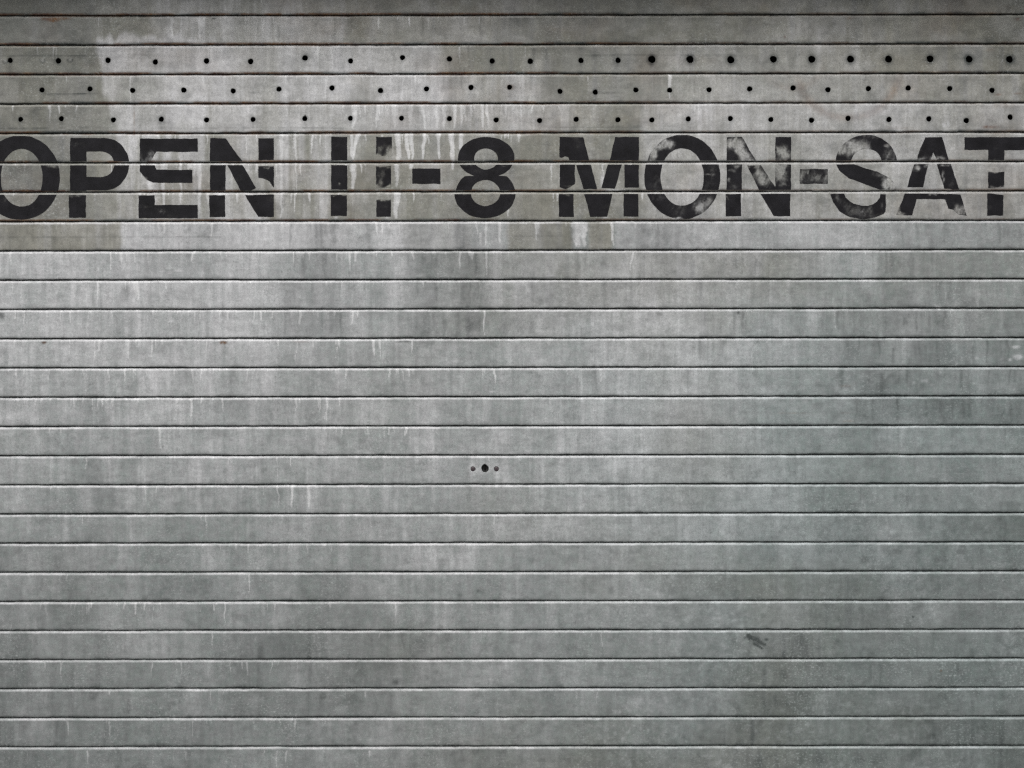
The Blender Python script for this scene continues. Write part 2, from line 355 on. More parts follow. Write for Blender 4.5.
def steel_nodes(b):
    """weathered galvanised steel; returns colour, roughness, bump height"""
    geo = b.n('ShaderNodeNewGeometry')
    pos = geo.outputs['Position']
    at = b.n('ShaderNodeAttribute', attribute_name='weather_light')
    sp = b.n('ShaderNodeSeparateColor'); b.l(at.outputs['Color'], sp.inputs[0])
    olive, wash_gleam, grime_shade, rust = sp.outputs[0], sp.outputs[1], sp.outputs[2], at.outputs['Alpha']
    big = b.noise(pos, 3.2, 5, .6)
    mid = b.noise(pos, 26, 5, .62)
    fine = b.noise(pos, 210, 3, .6)
    blot = b.noise(b.map(pos, (70, 1, 42)), 1, 4, .65)
    hue = b.noise(b.map(pos, (60, 1, 60), (5, 0, 3)), 1, 3, .6)
    hue2 = b.noise(pos, 7, 3, .6)
    grain = b.noise(pos, 520, 2, .6)
    strk = b.noise(b.map(pos, (95, 1, 5)), 1, 4, .6)
    vor = b.n('ShaderNodeTexVoronoi'); b.l(pos, vor.inputs['Vector']); vor.inputs['Scale'].default_value = 130
    span = b.n('ShaderNodeSeparateColor'); b.l(vor.outputs['Color'], span.inputs[0])
    base = b.mix(b.rng(big, .3, .7, 0, 1), rgb(.224, .258, .257), rgb(.253, .274, .270))
    base = b.mix(b.rng(mid, .35, .65, 0, .5), base, rgb(.228, .254, .250))
    base = b.mix(b.rng(hue, .38, .62, 0, .5), b.mix(b.rng(hue2, .35, .65, 0, .6), base, rgb(.240, .278, .264)), rgb(.266, .264, .272))
    ol = b.mix(b.rng(mid, .3, .7, 0, 1), rgb(.178, .169, .130), rgb(.224, .216, .174))
    col = b.mix(b.math('MULTIPLY', olive, 1.0), base, ol)
    jit = b.math('SUBTRACT', b.math('ADD', b.math('MULTIPLY', fine, .5), b.math('MULTIPLY', strk, .5)), .5)
    wv = b.math('ADD', wash_gleam, b.math('MULTIPLY', jit, b.math('MULTIPLY', b.math('MINIMUM', wash_gleam, .5), 2.2)), True)
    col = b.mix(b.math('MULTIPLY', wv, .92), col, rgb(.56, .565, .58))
    ra = b.n('ShaderNodeAttribute', attribute_name='runs'); ra = ra.outputs['Fac']
    rt = b.math('ADD', ra, b.math('MULTIPLY', b.math('SUBTRACT', b.math('ADD', b.math('MULTIPLY', fine, .6), b.math('MULTIPLY', grain, .4)), .5), .75))
    rs = b.n('ShaderNodeMapRange', interpolation_type='SMOOTHSTEP'); b.l(rt, rs.inputs[0]); rs.inputs[1].default_value = .20; rs.inputs[2].default_value = .42
    rf = b.math('MULTIPLY', rs.outputs[0], b.math('MULTIPLY', b.math('POWER', b.math('MAXIMUM', ra, 0.0), .6), 1.0), True)
    col = b.mix(rf, col, rgb(.70, .71, .72))
    gv = b.math('ADD', grime_shade, b.math('MULTIPLY', jit, b.math('MULTIPLY', b.math('MINIMUM', grime_shade, .5), 2.0)), True)
    col = b.mix(b.math('MULTIPLY', gv, .93), col, rgb(.034, .041, .040))
    rv = b.math('MULTIPLY', rust, b.rng(fine, .3, .65, .45, 1.1), True)
    col = b.mix(rv, col, b.mix(b.rng(mid, .4, .6, 0, 1), rgb(.085, .032, .020), rgb(.16, .078, .028)))
    # pale flecks and dark pits in the zinc
    fl = b.rng(b.noise(b.map(pos, (1.0, 1, 1.5), (3, 0, 1)), 150, 4, .65), .54, .63, 0, 1)
    flm = b.rng(b.noise(pos, 7.5, 3, .6), .42, .66, .05, 1)
    pt = b.rng(b.noise(b.map(pos, (1.3, 1, 1), (9, 0, 4)), 120, 4, .68), .55, .65, 0, 1)
    ptm = b.rng(b.noise(b.map(pos, (1, 1, 1), (2, 0, 7)), 9, 3, .6), .42, .64, .05, 1)
    col = b.mix(b.math('MULTIPLY', b.math('MULTIPLY', fl, flm), .42), col, rgb(.50, .52, .52))
    col = b.mix(b.math('MULTIPLY', b.math('MULTIPLY', pt, ptm), .36), col, rgb(.06, .066, .06))
    pa_ = b.n('ShaderNodeAttribute', attribute_name='patina')
    col = b.mix(pa_.outputs['Fac'], col, b.mix(1.0, col, rgb(.925, .995, .995), 'MULTIPLY'))
    # mottled zinc, grain and soft vertical runs
    m = b.math('ADD', b.rng(fine, .34, .66, .94, 1.06), b.rng(span.outputs[0], 0, 1, -.05, .05))
    m = b.math('ADD', m, b.math('MULTIPLY', b.rng(strk, .3, .7, -.12, .12), b.rng(b.noise(pos, 9, 2, .5), .42, .62, .15, 1.0)))
    m = b.math('MULTIPLY', m, b.rng(grain, .3, .7, .93, 1.07))
    m = b.math('MULTIPLY', m, b.rng(mid, .34, .66, .90, 1.10))
    m = b.math('MULTIPLY', m, b.rng(b.noise(b.map(pos, (24, 1, 80), (7, 0, 2)), 1, 4, .65), .34, .66, .91, 1.09))
    m = b.math('MULTIPLY', m, b.rng(blot, .3, .7, .88, 1.12))
    vm = b.n('ShaderNodeVectorMath', operation='SCALE'); b.l(col, vm.inputs[0]); b.l(m, vm.inputs[3])
    rough = b.math('ADD', b.rng(mid, .3, .7, .46, .62), b.math('MULTIPLY', gv, .25), True)
    hgt = b.math('ADD', b.math('MULTIPLY', fine, .5), b.math('MULTIPLY', wv, .6))
    return vm.outputs[0], rough, hgt, pos, (fine, mid, grain)

STEEL, t, bs = mat('weathered_galvanised_steel')
b = NB(t)
col, rough, hgt, pos, _ = steel_nodes(b)
b.l(col, bs.inputs['Base Color']); b.l(rough, bs.inputs['Roughness'])
bs.inputs['Metallic'].default_value = 0.12
bp = b.n('ShaderNodeBump'); bp.inputs['Strength'].default_value = .25; bp.inputs['Distance'].default_value = .0006
b.l(hgt, bp.inputs['Height']); b.l(bp.outputs[0], bs.inputs['Normal'])

PAINT, t, bs = mat('worn_black_stencil_paint')
b = NB(t)
col, rough, hgt, pos, (fine, mid, grain) = steel_nodes(b)
wa = b.n('ShaderNodeAttribute', attribute_name='wear')
nz = b.math('SUBTRACT', b.math('ADD', b.math('MULTIPLY', fine, .6), b.math('MULTIPLY', mid, .4)), .5)
wv = b.math('ADD', wa.outputs['Fac'], b.math('MULTIPLY', nz, b.math('MULTIPLY', wa.outputs['Fac'], 1.8)), True)
pc = b.mix(b.rng(mid, .35, .65, 0, 1), rgb(.0055, .0052, .0066), rgb(.014, .0135, .0165))
sp_ = b.rng(b.noise(pos, 70, 2, .5), .62, .72, 0, .55)
pc = b.mix(sp_, pc, rgb(.004, .004, .005))
pc = b.mix(b.rng(grain, .60, .80, 0, .16), pc, rgb(.13, .13, .13))
wr = b.n('ShaderNodeMapRange', interpolation_type='SMOOTHSTEP'); b.l(wv, wr.inputs[0]); wr.inputs[1].default_value = .08; wr.inputs[2].default_value = .92
b.l(b.mix(wr.outputs[0], pc, col), bs.inputs['Base Color'])
b.l(b.mix(wr.outputs[0], rgb(.62, .62, .62), rough), bs.inputs['Roughness'])
bs.inputs['Specular IOR Level'].default_value = .15

def simple(name, c1, c2, scale, ro=.7, metal=0.0, bump=0.0):
    m, t, bs = mat(name); b = NB(t)
    geo = b.n('ShaderNodeNewGeometry'); p = geo.outputs['Position']
    f = b.noise(p, scale, 6, .6); g = b.noise(p, scale * 9, 4, .6)
    c = b.mix(b.rng(f, .3, .7, 0, 1), rgb(*c1), rgb(*c2))
    c = b.mix(b.rng(g, .35, .7, 0, .3), c, rgb(*[v * .6 for v in c1]))
    b.l(c, bs.inputs['Base Color']); bs.inputs['Roughness'].default_value = ro; bs.inputs['Metallic'].default_value = metal
    if bump:
        q = b.n('ShaderNodeBump'); q.inputs['Strength'].default_value = .5; q.inputs['Distance'].default_value = bump
        b.l(g, q.inputs['Height']); b.l(q.outputs[0], bs.inputs['Normal'])
    return m
RENDERW = simple('grey_render', (.30, .29, .27), (.38, .37, .35), 2.2, .85, 0, .003)
CONCRETE = simple('pavement_concrete', (.24, .235, .22), (.32, .31, .295), 1.3, .85, 0, .004)
ASPHALT = simple('asphalt', (.045, .045, .047), (.06, .06, .06), 3, .85, 0, .006)
RAILM = simple('dull_steel', (.20, .205, .205), (.28, .28, .275), 9, .5, .3)
RIVETM = simple('rivet_steel', (.055, .042, .047), (.085, .068, .074), 160, .5, .3)
LOCKM = simple('black_lock', (.008, .008, .008), (.014, .013, .012), 200, .4, .3)
DARKM = simple('dark_interior', (.03, .03, .03), (.045, .045, .045), 2, .9)

# ------------------------------------------------------------------ object helpers
def mesh_obj(name, verts, faces, m, parent=None, loc=(0, 0, 0), smooth=False):
    me = bpy.data.meshes.new(name)
    me.from_pydata([tuple(Vector(v) - Vector(loc)) for v in verts], [], faces)
    me.materials.append(m); me.update()
    if smooth:
        me.polygons.foreach_set('use_smooth', [True] * len(me.polygons))
    o = bpy.data.objects.new(name, me); C.objects.link(o); o.location = loc
    if parent: o.parent = parent
    return o

def box_vf(x0, x1, y0, y1, z0, z1, V=None, F=None):
    V = [] if V is None else V; F = [] if F is None else F
    n = len(V)
    V += [(x, y, z) for z in (z0, z1) for y in (y0, y1) for x in (x0, x1)]
    F += [tuple(n + i for i in f) for f in ((0, 2, 3, 1), (4, 5, 7, 6), (0, 1, 5, 4), (2, 6, 7, 3), (0, 4, 6, 2), (1, 3, 7, 5))]
    return V, F

# ------------------------------------------------------------------ the setting
XL, XR = -1.86, 1.86           # clear opening of the shutter
Z_LINTEL = 2.53               # underside of the head of the opening
REVEAL = 0.17                  # the shutter stands this far behind the wall face
V, F = box_vf(-60, 60, -62, 3.5, -.30, -.13)
g = mesh_obj('road', V, F, ASPHALT); g['kind'] = 'structure'
V, F = box_vf(-60, 60, -4.2, 3.4, -.129, 0)
g = mesh_obj('pavement', V, F, CONCRETE); g['kind'] = 'structure'

wallo = bpy.data.objects.new('shop_wall', None); C.objects.link(wallo)
wallo['label'] = 'plain grey rendered shop wall framing the shutter opening'
wallo['category'] = 'wall'
V, F = box_vf(-9, XL - .06, -REVEAL, .5, .002, 6)
box_vf(XR + .06, 9, -REVEAL, .5, .002, 6, V, F)
box_vf(XL - .06, XR + .06, -REVEAL, -.03, Z_LINTEL, 6, V, F)
mesh_obj('wall', V, F, RENDERW, wallo)
V, F = [], []
box_vf(XL - .06, XR + .06, 1.2, 1.3, .002, 6, V, F)
box_vf(XL - .06, XR + .06, -.029, 1.2, 2.95, 3.05, V, F)
box_vf(XL - .06, XL - .05, .5, 1.2, .002, 2.95, V, F)
box_vf(XR + .05, XR + .06, .5, 1.2, .002, 2.95, V, F)
mesh_obj('interior', V, F, DARKM, wallo)

# ------------------------------------------------------------------ the shutter
shutter = bpy.data.objects.new('roller_shutter', None); C.objects.link(shutter)
shutter['label'] = 'weathered grey steel roller shutter with black stencilled opening hours and rows of drilled holes'
shutter['category'] = 'roller shutter'

LIP = .0066                    # height of the rolled upper lip
GAP = .0024                    # dark gap below the slat above
def dent(x, z, k):
    """the sheet is not dead flat: slow bulges, different on every slat (metres, + = towards the street)"""
    return .0011 * (fbm(x * 3.1 + k * 7.7, z * 2 + k * 3.1, 201, 3) - .5) + .0005 * (fbm(x * 14 + k * 2.2, z * 18, 207, 2) - .5)

def edge_wob(x, k):
    return .0016 * (fbm(x * 9 + k * 5.5, k * 9.1, 211, 3) - .5) + .0012 * (fbm(x * 42, k * 3.3, 217, 2) - .5) + .0010 * (fbm(x * 130, k * 4.3, 219, 2) - .5)

def slat(k, fine=True):
    ztop = Z_SEAM0 - k * PITCH
    # profile rows: (s below the seam, depth behind the face, kind 0 edge/1 face)
    prof = [(-.010, -.0075), (-.002, -.0078), (GAP * .8, -.0072)]
    for a in (8, 30, 52, 72, 90):                     # rolled lip
        prof.append((GAP + LIP * (1 - math.cos(R(a))), -.0058 + .0058 * math.sin(R(a))))
    nrow = 21 if fine else 5
    s0, s1 = GAP + LIP + .001, PITCH - .0022
    face = [s0 + (s1 - s0) * i / (nrow - 1) for i in range(nrow)]
    r0 = len(prof)
    prof += [(s, 0.0) for s in face]
    r1 = len(prof) - 1
    prof += [(PITCH - .0009, -.0006), (PITCH - .0002, -.0018), (PITCH, -.0045), (PITCH, -.0060)]
    sv = np.array([p[0] for p in prof]); dv = np.array([p[1] for p in prof])
    step = .0030 if fine else .02
    xi = np.arange(-1.58, 1.58001, step)
    xs = np.concatenate([np.linspace(XL - .03, -1.58, 22)[:-1], xi, np.linspace(xi[-1], XR + .03, 22)[1:]])
    nx, ns = len(xs), len(sv)
    X, Sg = np.meshgrid(xs, sv)
    Dg = np.repeat(dv[:, None], nx, 1)
    Z = ztop - Sg
    tfrac = np.clip(Sg / PITCH, 0, 1)
    w_top = edge_wob(xs, k * 2 + 1)[None, :] * (1 - tfrac) ** 3
    w_bot = edge_wob(xs, k * 2 + 40)[None, :] * tfrac ** 3
    Z = Z + w_top + w_bot
    Y = -(Dg + dent(X, Z, k))
    co = np.stack([X, Y, Z], 2).reshape(-1, 3)
    idx = np.arange(nx * ns).reshape(ns, nx)
    keep = np.ones((ns - 1, nx - 1), bool)
    extra_v, extra_f, inner = [], [], []
    base_n = nx * ns
    for (hx, hy, hr) in HOLES.get(k, []):
        cx, cz = (float(q) for q in to_world(hx, hy)); r = hr * PX * (1 if k == 15 else .93)
        c0 = np.searchsorted(xs, cx - r - .0016) - 1; c1 = np.searchsorted(xs, cx + r + .0016)
        zr = ztop - sv
        ra = max(r0, int(np.max(np.nonzero(zr > cz + r + .0012)[0]))); rb = min(r1, int(np.min(np.nonzero(zr < cz - r - .0012)[0])))
        keep[ra:rb, c0:c1] = False
        loop = [(ra, c) for c in range(c0, c1)] + [(q, c1) for q in range(ra, rb)] + [(rb, c) for c in range(c1, c0, -1)] + [(q, c0) for q in range(rb, ra, -1)]
        L = [int(idx[q]) for q in loop]; n = len(L)
        ring = []
        for rad, dep in ((.0013, 0), (0, 0), (0, .0022)):
            for vtx in L:
                vx, vz = co[vtx][0] - cx, co[vtx][2] - cz
                ang = math.atan2(vz, vx)
                rr = rad + r * (1 + .03 * math.sin(3 * ang + hx) + .03 * math.sin(2 * ang + hy))
                if k == 15 and hr > 3: rr *= 1 + .20 * max(0, math.cos(ang - R(92))) ** 10
                ring.append((cx + rr * math.cos(ang), co[vtx][1] + dep, cz + rr * math.sin(ang)))
        o = base_n + len(extra_v)
        extra_v += ring
        for i in range(n):
            j = (i + 1) % n
            extra_f.append((L[i], o + i, o + j, L[j]))
            extra_f.append((o + i, o + n + i, o + n + j, o + j))
            extra_f.append((o + n + i, o + 2 * n + i, o + 2 * n + j, o + n + j))
        inner += range(o + 2 * n, o + 3 * n)
    a = idx[1:, :-1]; b_ = idx[1:, 1:]; c_ = idx[:-1, 1:]; d_ = idx[:-1, :-1]
    quads = np.stack([a, b_, c_, d_], 2)[keep]
    if extra_v:
        co = np.concatenate([co, np.array(extra_v)]); quads = np.concatenate([quads, np.array(extra_f)])
    px, py = to_px(co[:, 0], co[:, 2])
    wv, rv = weather_light(px, py)
    if extra_v:                                       # dirty inside of the drilled holes
        wv[inner, 2] = .9; wv[inner, 1] *= .2
    # joints hold dirt; lips are rubbed clean and get a painted sky highlight
    srow = np.concatenate([Sg.ravel(), np.full(len(co) - base_n, .03)])
    joint = np.clip(1 - np.abs(srow - 0) / (GAP + .0012), 0, 1)
    wv[:, 2] = np.maximum(wv[:, 2], .9 * (srow < GAP + .0004) + .9 * (srow > PITCH - .0006))
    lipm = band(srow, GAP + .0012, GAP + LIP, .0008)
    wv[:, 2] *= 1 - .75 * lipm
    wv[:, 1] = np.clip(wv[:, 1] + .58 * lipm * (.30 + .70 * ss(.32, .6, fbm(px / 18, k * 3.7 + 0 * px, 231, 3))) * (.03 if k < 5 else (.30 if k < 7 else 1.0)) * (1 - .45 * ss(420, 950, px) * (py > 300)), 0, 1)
    me = bpy.data.meshes.new('slat')
    zc = ztop - PITCH / 2
    co = co - np.array([0, 0, zc])
    me.vertices.add(len(co)); me.vertices.foreach_set('co', co.astype(np.float32).ravel())
    nq = len(quads)
    me.loops.add(nq * 4); me.polygons.add(nq)
    me.loops.foreach_set('vertex_index', quads.astype(np.int32).ravel())
    me.polygons.foreach_set('loop_start', np.arange(0, nq * 4, 4, dtype=np.int32))
    me.update(calc_edges=True); me.validate()
    me.polygons.foreach_set('use_smooth', np.ones(len(me.polygons), bool))
    at = me.attributes.new('weather_light', 'FLOAT_COLOR', 'POINT')
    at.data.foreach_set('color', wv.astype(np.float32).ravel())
    at = me.attributes.new('patina', 'FLOAT', 'POINT')
    at.data.foreach_set('value', (ss(420, 900, px) * ss(220, 480, py) * np.clip(.35 + 1.1 * fbm(px / 90, py / 60, 501, 3), 0, 1)).astype(np.float32))
    at = me.attributes.new('runs', 'FLOAT', 'POINT'); at.data.foreach_set('value', rv.astype(np.float32))
    me.materials.append(STEEL)
    o = bpy.data.objects.new('slat', me); C.objects.link(o)
    o.location = (0, 0, zc); o.parent = shutter
    if k in (1, 2, 3): o['label'] = 'slat drilled with a row of round holes'
    if k == 15: o['label'] = 'slat with a keyhole between two rivets'
    return o

SLATS = {}
N_LAST = int((Z_SEAM0 - .13) / PITCH)
for k in range(-5, N_LAST):
    SLATS[k] = slat(k, -2 <= k <= 26)
zb = Z_SEAM0 - N_LAST * PITCH
V, F = box_vf(XL - .02, XR + .02, -.012, .022, .012, zb - .003)
box_vf(XL - .02, XR + .02, -.045, -.0125, .012, .020, V, F)
mesh_obj('bottom_bar', V, F, RAILM, shutter)
for sx in (-1, 1):
    x0 = XR if sx > 0 else XL
    V, F = [], []
    a, c = sorted((x0 - sx * .012, x0 + sx * .058))
    box_vf(a, c, -.046, -.036, .003, 2.44, V, F)
    box_vf(a, c, .036, .046, .003, 2.44, V, F)
    a, c = sorted((x0 + sx * .048, x0 + sx * .058))
    box_vf(a, c, -.0355, .0355, .003, 2.44, V, F)
    mesh_obj('guide_rail', V, F, RAILM, shutter)

# lock behind the keyhole slat, and its two rivets
kx, kz = (float(q) for q in to_world(485.0, 468.4))
def disc(cx, cz, r, y0, y1, n=20, dome=0.0):
    V = [(cx + r * math.cos(2 * math.pi * i / n), y, cz + r * math.sin(2 * math.pi * i / n)) for y in (y1, y0) for i in range(n)]
    V += [(cx + .6 * r * math.cos(2 * math.pi * i / n), y0 - dome, cz + .6 * r * math.sin(2 * math.pi * i / n)) for i in range(n)]
    V.append((cx, y0 - dome * 1.3, cz))
    F = []
    for q in (0, n):
        F += [(q + i, q + (i + 1) % n, q + n + (i + 1) % n, q + n + i) for i in range(n)]
    F += [(2 * n + i, 2 * n + (i + 1) % n, 3 * n) for i in range(n)]
    return V, F
ls = SLATS[15]
def sub(name, V, F, m):
    o = mesh_obj(name, V, F, m, None, (0, 0, ls.location.z), True)
    o.parent = ls; o.location = (0, 0, 0)
    return o
V, F = disc(kx, kz, .0150, .0075, .035, 24, -.0025)
box_vf(kx - .0012, kx + .0012, .0072, .0095, kz - .005, kz + .006, V, F)
sub('lock_cylinder', V, F, LOCKM)
for hx in (473.0, 496.4):
    rx, rz = (float(q) for q in to_world(hx, 469.0))
    V, F = disc(rx, rz, .0068, .0016, .012, 18, .0012)
    sub('rivet', V, F, RIVETM)

# ------------------------------------------------------------------ stencilled lettering: outlines on the three lettered slats, in pixels of the photograph
def ell(cx, cy, rx, ry, n=72, p=2.0):
    o = []
    for i in range(n):
        a = 2 * math.pi * i / n; c, s = math.cos(a), math.sin(a)
        o.append((cx + rx * abs(c) ** (2 / p) * math.copysign(1, c), cy + ry * abs(s) ** (2 / p) * math.copysign(1, s)))
    return o
def rect(x0, y0, x1, y1): return [(x0, y0), (x1, y0), (x1, y1), (x0, y1)]
def arc(cx, cy, rx, ry, a0, a1, n=24):
    return [(cx + rx * math.cos(R(a0 + (a1 - a0) * i / n)), cy + ry * math.sin(R(a0 + (a1 - a0) * i / n))) for i in range(n + 1)]

